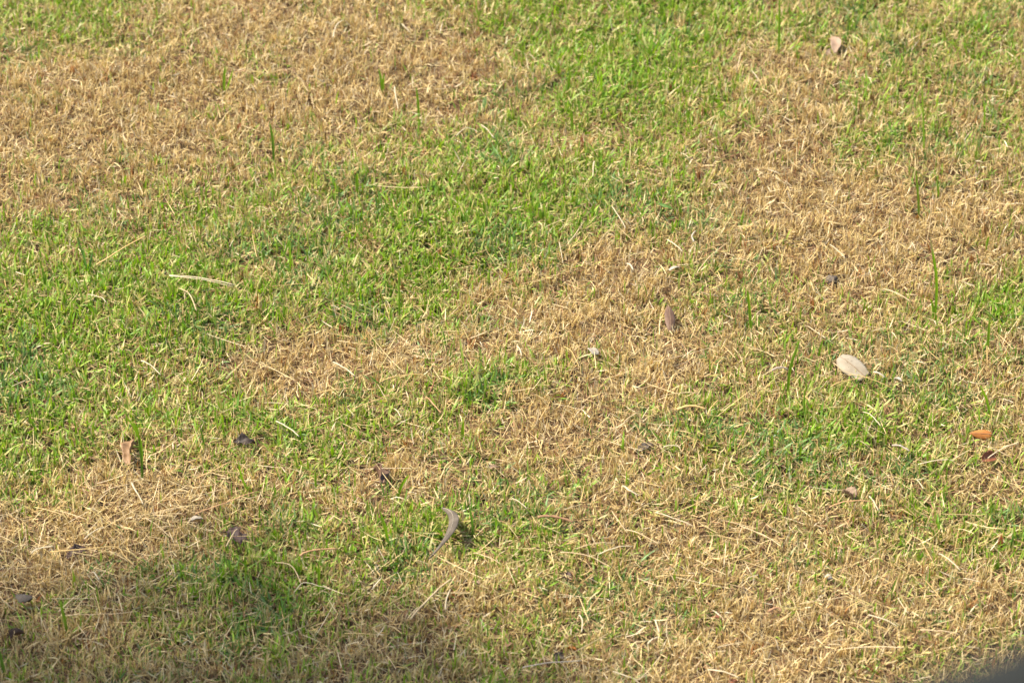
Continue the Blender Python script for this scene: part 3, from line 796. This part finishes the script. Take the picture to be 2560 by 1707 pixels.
def tall_blades():
    t = tall
    t([(2337, 800), (2341, 700), (2324, 588)], .0062, "tallest green shoot, curved and broad, standing in tan stubble", extra=([(2336, 796), (2332, 765), (2324, 745)],), tip=(.3, .26, .1))
    t([(2466, 890), (2471, 850), (2474, 796)], .0055, "upright green blade on dry straw near the large cream leaf's tan patch")
    t([(1968, 988), (1976, 915), (2000, 850)], .0060, "green shoot leaning away from the large cream leaf", extra=([(1970, 985), (1973, 940), (1980, 890)],))
    t([(2044, 900), (2050, 878), (2058, 852)], .0045, "short leaning green blade between a green shoot and the large cream leaf")
    t([(2477, 1042), (2468, 1005), (2450, 962)], .0056, "leaning green blade standing behind the bright orange leaf")
    t([(2014, 1044), (2010, 1010), (2011, 970)], .0045, GP, GG)
    t([(1946, 152), (1948, 70), (1949, -12)], .0060, "very tall straight green blade beside a brown dead stem")
    t([(171, 1598), (162, 1545), (149, 1490)], .0085, "broad green blade with brown foot standing in the shade", c0=(.10, .14, .025), extra=([(172, 1597), (182, 1580), (196, 1568)],))
    t([(354, 1206), (353, 1120), (338, 1070), (315, 1032)], .0052, "tall bent green stem standing over a tan papery leaf", extra=([(353, 1120), (345, 1085), (328, 1042)],), c0=(.07, .15, .02))
    t([(515, 1135), (508, 1100), (500, 1060)], .0040, "dark green stem beside a blackish shrivelled leaf", c0=(.06, .12, .02), c1=(.08, .16, .025))
    t([(972, 1362), (964, 1320), (948, 1275)], .0056, "bright green blade leaning towards the curved grey leaf")
    t([(1184, 1350), (1181, 1312), (1172, 1258)], .0050, "dark green upright blade near the curved grey leaf", c0=(.08, .16, .02), c1=(.1, .2, .03))
    t([(796, 1490), (797, 1450), (797, 1398)], .0050, "upright green blade by a pale kinked straw")
    t([(1161, 932), (1156, 890), (1149, 838)], .0050, "upright green blade with pale edge on the tan straw patch", c1=(.34, .38, .12))
    t([(1151, 1110), (1156, 1085), (1157, 1054)], .0070, "short broad green blade at the edge of bright stubble")
    t([(988, 1246), (1004, 1215), (1022, 1182)], .0058, "green blade leaning strongly over dry straw near a crumpled brown leaf")
    t([(791, 1232), (789, 1205), (789, 1172)], .0055, GP, GG)
    t([(1048, 290), (1045, 255), (1041, 216)], .0058, "lone green blade on brown stubble next to pale dead blades")
    t([(684, 405), (682, 350), (674, 300)], .0056, "tall dark green blade at the border of brown stubble and thin turf", c0=(.08, .16, .02), c1=(.12, .22, .03))
    t([(560, 238), (560, 205), (562, 166)], .0066, "green tuft of three blades alone on brown stubble", extra=([(558, 236), (545, 222), (528, 212)], [(561, 236), (570, 215), (582, 178)]))
    t([(1879, 836), (1874, 780), (1868, 718)], .0062, "tall slim green blade in thin turf not far from a brown oval leaf")
    t([(2297, 548), (2296, 500), (2290, 426)], .0050, "thin tall green blade rising from dense tan stubble", c0=(.14, .18, .03))
    t([(2347, 495), (2345, 475), (2342, 450)], .0052, "short green blade next to a thin tall blade on tan stubble")
    t([(1504, 244), (1503, 210), (1503, 172)], .0062, GP, GG)
    t([(1420, 236), (1422, 205), (1428, 174)], .0066, GP, GG)
    t([(1431, 330), (1430, 300), (1429, 272)], .0060, GP, GG)
    t([(999, 794), (998, 745), (997, 692)], .0046, GP, GG)
    t([(893, 488), (892, 455), (893, 428)], .0066, GP, GG)
    t([(2222, 1512), (2230, 1478), (2243, 1440)], .0046, "dark green thin blade leaning over dry straw", c0=(.07, .14, .02), c1=(.1, .19, .025))
    t([(2043, 1570), (2045, 1550), (2049, 1530)], .0068, "short broad green blade on tan stubble near the near edge")
    t([(1556, 1135), (1557, 1108), (1560, 1080)], .0060, GP, GG)
    t([(225, 690), (208, 640), (190, 588)], .0058, "bluish green clump of long blades in the lushest turf", c0=(.08, .16, .03), c1=(.13, .24, .06),
      extra=([(228, 690), (214, 655), (208, 612)], [(222, 688), (226, 655), (232, 630)]))
    t([(958, 232), (952, 200), (946, 176)], .0058, "forked green blade on brown stubble", extra=([(958, 232), (958, 205), (960, 180)],))
    t([(2524, 1372), (2530, 1350), (2532, 1330)], .0052, "dark green blade by a rusty dead tuft", c0=(.08, .15, .02), c1=(.1, .2, .03))
    t([(1928, 1138), (1929, 1112), (1930, 1084)], .0062, GP, GG)
    t([(1999, 1155), (2000, 1130), (2003, 1112)], .0052, GP, GG)
    t([(86, 470), (87, 450), (90, 432)], .0050, GP, GG)
    t([(308, 470), (312, 450), (316, 434)], .0056, GP, GG)
    t([(14, 1700), (6, 1660), (-4, 1620)], .0065, "dark green tall blade standing in the shade by a rolled leaf", c0=(.07, .13, .02), c1=(.1, .18, .025))
    t([(1680, 600), (1682, 575), (1680, 545)], .0052, GP, GG)
    t([(726, 672), (725, 640), (724, 612)], .0050, GP, GG)
    t([(1600, 1205), (1626, 1180), (1648, 1160)], .0050, GP, GG)
    t([(1720, 1035), (1724, 1015), (1722, 990)], .0056, "green blade standing right at the thick tan stick")
    t([(1480, 1395), (1474, 1370), (1462, 1340)], .0046, GP, GG)
    t([(2337, 1210), (2360, 1165), (2390, 1120)], .0030, GP, GG)
    t([(2336, 1088), (2350, 1058), (2378, 1020)], .0050, "pale yellowish green blade leaning in the turf", c0=(.25, .3, .07), c1=(.32, .36, .1))
    t([(2306, 390), (2310, 350), (2304, 185)], .0050, "slender green blade standing in faded turf")
    t([(2460, 325), (2462, 290), (2459, 252)], .0046, GP, GG)
    t([(2138, 285), (2141, 262), (2144, 230)], .0056, "green blade beside a rusty brown dead tuft", c1=(.3, .36, .1))
    t([(2465, 635), (2468, 610), (2472, 590)], .0055, GP, GG)
    t([(630, 1236), (606, 1195), (596, 1150)], .0045, GP, GG)
    t([(1852, 570), (1854, 552), (1858, 530)], .0050, GP, GG)
    t([(700, 650), (724, 600), (720, 620)], .0040, GP, GG)
    t([(560, 1090), (556, 1060), (556, 1036)], .0048, GP, GG)
tall_blades()

# ------------------------------------------------------------------ brown dead tufts
def brown_tuft(px, py, h, label, col=(.15, .075, .035), k=6, group=None):
    g = ground_at(px, py); zz = gz(g.x, g.y)
    r = random.Random(int(px * 3 + py))
    vt, cl, fc = [], [], []
    for b in range(k):
        az = r.uniform(0, 6.28); ln = h * r.uniform(.6, 1.0); sp = r.uniform(.02, .16); w = r.uniform(.0013, .0024)
        bx, by = r.uniform(-.003, .003), r.uniform(-.003, .003)
        tone = r.uniform(.7, 1.35); fa = r.uniform(-.9, .9)
        for i in range(5):
            t = i / 4
            cx = bx + math.cos(az) * ln * sp * t ** 1.4; cy = by + math.sin(az) * ln * sp * t ** 1.4; cz = -.004 + (ln + .004) * t
            ww = w * (1 - .75 * t ** 2)
            dx, dy = math.cos(fa) * ww, math.sin(fa) * ww
            vt += [(cx - dx, cy - dy, cz), (cx + dx, cy + dy, cz)]
            cl += [(*[c * tone * (1 + .5 * t) for c in col], 1)] * 2
        o0 = b * 10
        for i in range(4):
            fc.append((o0 + i * 2, o0 + i * 2 + 1, o0 + i * 2 + 3, o0 + i * 2 + 2))
    o = mesh_obj("dead_tuft", vt, fc, M['dead'], colors=cl)
    o.location = (g.x, g.y, zz)
    return tag(o, label, "dead tuft", group)

BT = "small rusty brown dead tuft poking from the lawn"
BGp = "rusty dead tufts in the lawn"
def brown_tufts():
    b = brown_tuft
    b(1679, 230, .030, "dark red brown stub standing in green turf", (.12, .045, .02), 4)
    b(773, 262, .032, "dark brown stub standing in tan stubble", (.09, .045, .02), 4)
    b(2187, 28, .040, "dark reddish stem stub at the far end of the lawn", (.13, .06, .025), 4)
    b(2148, 302, .030, "dark rusty tuft at the foot of a green blade", (.14, .055, .03), 6)
    for (x, y, h) in ((1747, 456, .032), (1849, 708, .040), (854, 832, .030), (1008, 440, .034), (2272, 350, .036), (1753, 296, .030), (2459, 596, .046), (2029, 782, .034),
                      (2426, 660, .034), (2500, 1372, .036), (154, 1330, .028), (414, 570, .026), (784, 228, .030), (680, 284, .030), (2462, 150, .026), (2090, 272, .034),
                      (1550, 300, .030), (1455, 365, .034), (1398, 592, .028), (1100, 640, .026), (320, 190, .026), (600, 335, .026), (1185, 200, .026), (2180, 265, .034), (1632, 508, .03),
                      (605, 700, .030), (185, 205, .026), (840, 215, .026), (1810, 190, .030), (1935, 20, .036), (2265, 70, .03), (2495, 78, .03), (1730, 50, .032), (1600, 20, .03),
                      (2480, 230, .03), (2165, 165, .03), (710, 320, .026), (745, 400, .028), (1005, 720, .026), (2290, 560, .03), (1320, 720, .028), (1500, 740, .024)):
        r = random.Random(x)
        b(x, y, h * .85, BT, (.20 * r.uniform(.8, 1.4), .10 * r.uniform(.75, 1.3), .042), 7, BGp)
brown_tufts()

lay_turf()

# ------------------------------------------------------------------ terrace with its handrail, from which the lawn is seen
def concrete():
    m, nt, N, L, P, out = new_mat("terrace_concrete")
    n = N.new("ShaderNodeTexNoise"); n.inputs["Scale"].default_value = 9; n.inputs["Detail"].default_value = 8
    r = N.new("ShaderNodeValToRGB"); r.color_ramp.elements[0].color = (.22, .21, .19, 1); r.color_ramp.elements[1].color = (.36, .34, .31, 1)
    L.new(n.outputs["Fac"], r.inputs["Fac"]); L.new(r.outputs[0], P.inputs["Base Color"]); P.inputs["Roughness"].default_value = .85
    return m
def rail_paint():
    m, nt, N, L, P, out = new_mat("charcoal_rail_paint")
    n = N.new("ShaderNodeTexNoise"); n.inputs["Scale"].default_value = 30
    r = N.new("ShaderNodeValToRGB"); r.color_ramp.elements[0].color = (.010, .011, .010, 1); r.color_ramp.elements[1].color = (.015, .016, .014, 1)
    L.new(n.outputs["Fac"], r.inputs["Fac"]); L.new(r.outputs[0], P.inputs["Base Color"]); P.inputs["Roughness"].default_value = .8; P.inputs["Specular IOR Level"].default_value = .15
    return m
def box(name, x0, x1, y0, y1, z0, z1, mat, parent=None):
    v = [(x, y, z) for z in (z0, z1) for y in (y0, y1) for x in (x0, x1)]
    f = [(0, 2, 3, 1), (4, 5, 7, 6), (0, 1, 5, 4), (2, 6, 7, 3), (0, 4, 6, 2), (1, 3, 7, 5)]
    return mesh_obj(name, v, f, mat, parent, smooth=False)
TZ = CAM_H - 1.62
tag(box("terrace", -3, 3, -3, 1.24, -.05, TZ, concrete()), kind="structure")
def railing():
    mat = rail_paint()
    d0 = 1.18
    def at(px, py, d): return cam.location + ray(px, py) * d
    a = at(2255, 1722, d0); b = at(2575, 1622, d0 + .01)
    ax = (b - a).normalized()
    rr = .024
    dn = (Vector((0, 0, -1)) - ax * ax.dot(Vector((0, 0, -1)))).normalized()
    up_off = (-CU) * rr
    A = a + up_off - ax * .004; B = b + up_off + ax * 1.1
    root = bpy.data.objects.new("handrail", None); COL.objects.link(root)
    pA = A - Vector((0, 0, 0)); base = Vector((A.x, A.y, TZ)); root.location = base
    # the rail starts with a rounded drop beside its lower post
    pts = [Vector((A.x - .05, A.y - .005, A.z - .16)), Vector((A.x - .045, A.y - .004, A.z - .09)), A + Vector((-.022, 0, -.028)), A + ax * .03] + [A.lerp(B, t) for t in (.12, .35, .6, .85, 1)]
    tube("rail", [p - base for p in spline(pts, 4)], rr, rr, mat, parent=root, n=16)
    for t in (.12, .95):
        p = A.lerp(B, t)
        tube("post", [Vector((p.x, p.y, TZ - .01)) - base, Vector((p.x, p.y, (TZ + p.z) / 2)) - base, Vector((p.x, p.y, p.z)) - base], .016, .016, mat, parent=root, n=12)
    tag(root, "dark charcoal handrail, far out of focus, rising in front of the lawn", "handrail")
railing()

# ------------------------------------------------------------------ an unseen tree, added so that its crown shades the near left of the lawn
def added_shade_tree():
    hC = 7.0
    t = hC / sun_dir.z
    sx, sy = -.96, 3.14                              # middle of its shade on the lawn
    C = Vector((sx, sy, 0)) + sun_dir * t
    root = bpy.data.objects.new("added_shade_tree", None); COL.objects.link(root)
    foot = Vector((C.x - 1.2, C.y - 1.0, 0)); root.location = foot
    tag(root, "unseen leafy tree added beside the lawn to cast soft dappled shade", "tree")
    bark = leaf_material("tree_bark", (.10, .07, .05), (.20, .15, .11), scale=12, transl=0, rough=.9)
    fol = blade_material("tree_foliage", .35, .45, .4)
    c = C - foot
    trunk = tube("trunk", spline([(0, 0, -.1), (.05, .03, 2), (.25, .2, 4), c * .86 * 1], 5), .16, .05, bark, parent=root, n=9)
    for k in range(7):
        a = k * 2.4
        st = Vector((.25, .2, 4)).lerp(c, .15 + .1 * k)
        tube("limb", spline([st, st + Vector((math.cos(a) * .5, math.sin(a) * .5, .35)), c + Vector((math.cos(a) * .95, math.sin(a) * .95, .5 * math.sin(k)))], 4), .04, .008, bark, parent=root, n=6)
    r = np.random.default_rng(5); n = 10500
    d = r.normal(0, 1, (n, 3)); d /= np.linalg.norm(d, axis=1)[:, None]
    rad = r.random(n) ** .42
    p = d * rad[:, None] * np.array([1.42, 1.44, .7])
    lump = vnoise(p[:, 0] * 1.0 + p[:, 2] * .7, p[:, 1] + p[:, 2] * .5, 2.6, 61)
    p = p[lump > .24]; n = len(p)
    ax = r.normal(0, 1, (n, 3)); ax[:, 2] *= .5; ax /= np.linalg.norm(ax, axis=1)[:, None]
    b = np.cross(ax, r.normal(0, 1, (n, 3))); b /= np.linalg.norm(b, axis=1)[:, None]
    l = r.uniform(.05, .09, n)[:, None]; w = l * .30
    ctr = p + np.array(c)
    v = np.stack([ctr - ax * l, ctr + b * w, ctr + ax * l, ctr - b * w], 1).reshape(-1, 3)
    f = [(4 * i, 4 * i + 1, 4 * i + 2, 4 * i + 3) for i in range(n)]
    cc = np.ones((n, 4, 4)); cc[:, :, :3] = (np.array([.06, .11, .025]) * r.uniform(.7, 1.4, (n, 1)))[:, None, :]
    mesh_obj("crown", v, f, fol, parent=root, colors=cc.reshape(-1, 4))
added_shade_tree()

# ------------------------------------------------------------------ look-alikes told apart by what lies nearest to them
def tell_apart():
    anchors = {"large cream dead leaf": "large cream leaf", "curved grey leathery": "curved grey crescent leaf", "tan papery curled": "tan papery curled leaf",
               "blackish shrivelled": "blackish shrivelled leaf", "bright orange narrow": "bright orange leaf", "red brown folded": "red brown folded leaf",
               "dull brown pointed": "dull brown oval leaf", "dark brown crumpled": "dark brown crumpled leaf", "dark purple brown ragged": "purple brown ragged leaf",
               "blackish purple": "leaf buried in the straw heap", "pale pinkish tan wavy": "pale pinkish wavy leaf", "tan pink cupped": "tan pink cupped leaf",
               "small pale grey squarish": "pale grey squarish scrap", "brown split twig": "brown split twig", "thick tan stick": "thick tan stick",
               "grey brown lump": "grey brown soil lump", "long white double": "long white double stalk", "tallest green shoot": "tallest curved green shoot",
               "very tall straight": "very tall straight green blade", "green tuft of three": "lone three-bladed green tuft", "lone green blade": "lone green blade on stubble",
               "bluish green clump": "bluish green clump", "pale arched dead": "pale arched dead blade", "short white blade": "short white blade in turf",
               "slender green blade": "slender green blade in faded turf", "stout tan flattened": "stout tan flattened straw", "small whitish pebble": "small whitish pebble",
               "pale thick straw ending": "straw ending at a red scrap", "dark red brown stub": "dark red brown stub", "tall dark green blade at": "tall dark green border blade",
               "thin tall green blade": "thin tall blade on stubble", "long whitish straw": "long whitish leaning straw", "small rust brown": "small rust brown scrap",
               "dark brown stub": "dark brown stub in stubble", "dark reddish stem": "dark reddish stem stub", "dark rusty tuft": "dark rusty tuft under a blade",
               "creamy short blade": "creamy short lying blade", "pale upright dead": "pale upright dead blade", "whitish broken straw": "whitish broken straw",
               "forked green blade": "forked green blade", "white curved blade tip": "white curved blade tip", "dark green strap": "dark green strap leaf",
               "tan curved blade": "tan curling blade in turf", "pale stiff straw": "pale stiff straw", "green blade leaning strongly": "strongly leaning green blade",
               "dark green thin blade": "dark thin leaning blade", "short cream blade": "short cream blade in straw", "long golden straw": "long golden bent straw",
               "short thick bleached": "short thick bleached stalk", "small pointed pinkish": "small pointed pinkish scrap"}
    def where(o):
        if o.type == 'MESH' and o.location.length < 1e-6:
            n = len(o.data.vertices); a = np.zeros(n * 3); o.data.vertices.foreach_get("co", a); return a.reshape(-1, 3).mean(0)[:2]
        return np.array(o.location[:2])
    tops = [o for o in bpy.data.objects if o.parent is None and "label" in o]
    A = [(ph, where(o)) for key, ph in anchors.items() for o in tops if o["label"].startswith(key)]
    words = ["", "second ", "third ", "fourth ", "fifth ", "sixth ", "seventh ", "eighth ", "ninth ", "tenth ", "eleventh ", "twelfth "]
    for grp, kind in ((PG, "plain thin straw"), (GG, "plain short green blade"), (BGp, "rusty brown dead tuft")):
        items = [o for o in tops if o.get("group") == grp]
        P = np.array([where(o) for o in items])
        best = [(99, 9., None)] * len(items)
        for ph, p in A:
            d = np.hypot(*(P - p).T)
            for rank, i in enumerate(np.argsort(d)):
                if (rank, d[i]) < best[i][:2]: best[i] = (rank, d[i], ph)
        for o, (rank, d, ph) in zip(items, best):
            o["label"] = (kind + ", " + words[rank] + "closest to the " + ph).replace(", closest", " closest")
tell_apart()
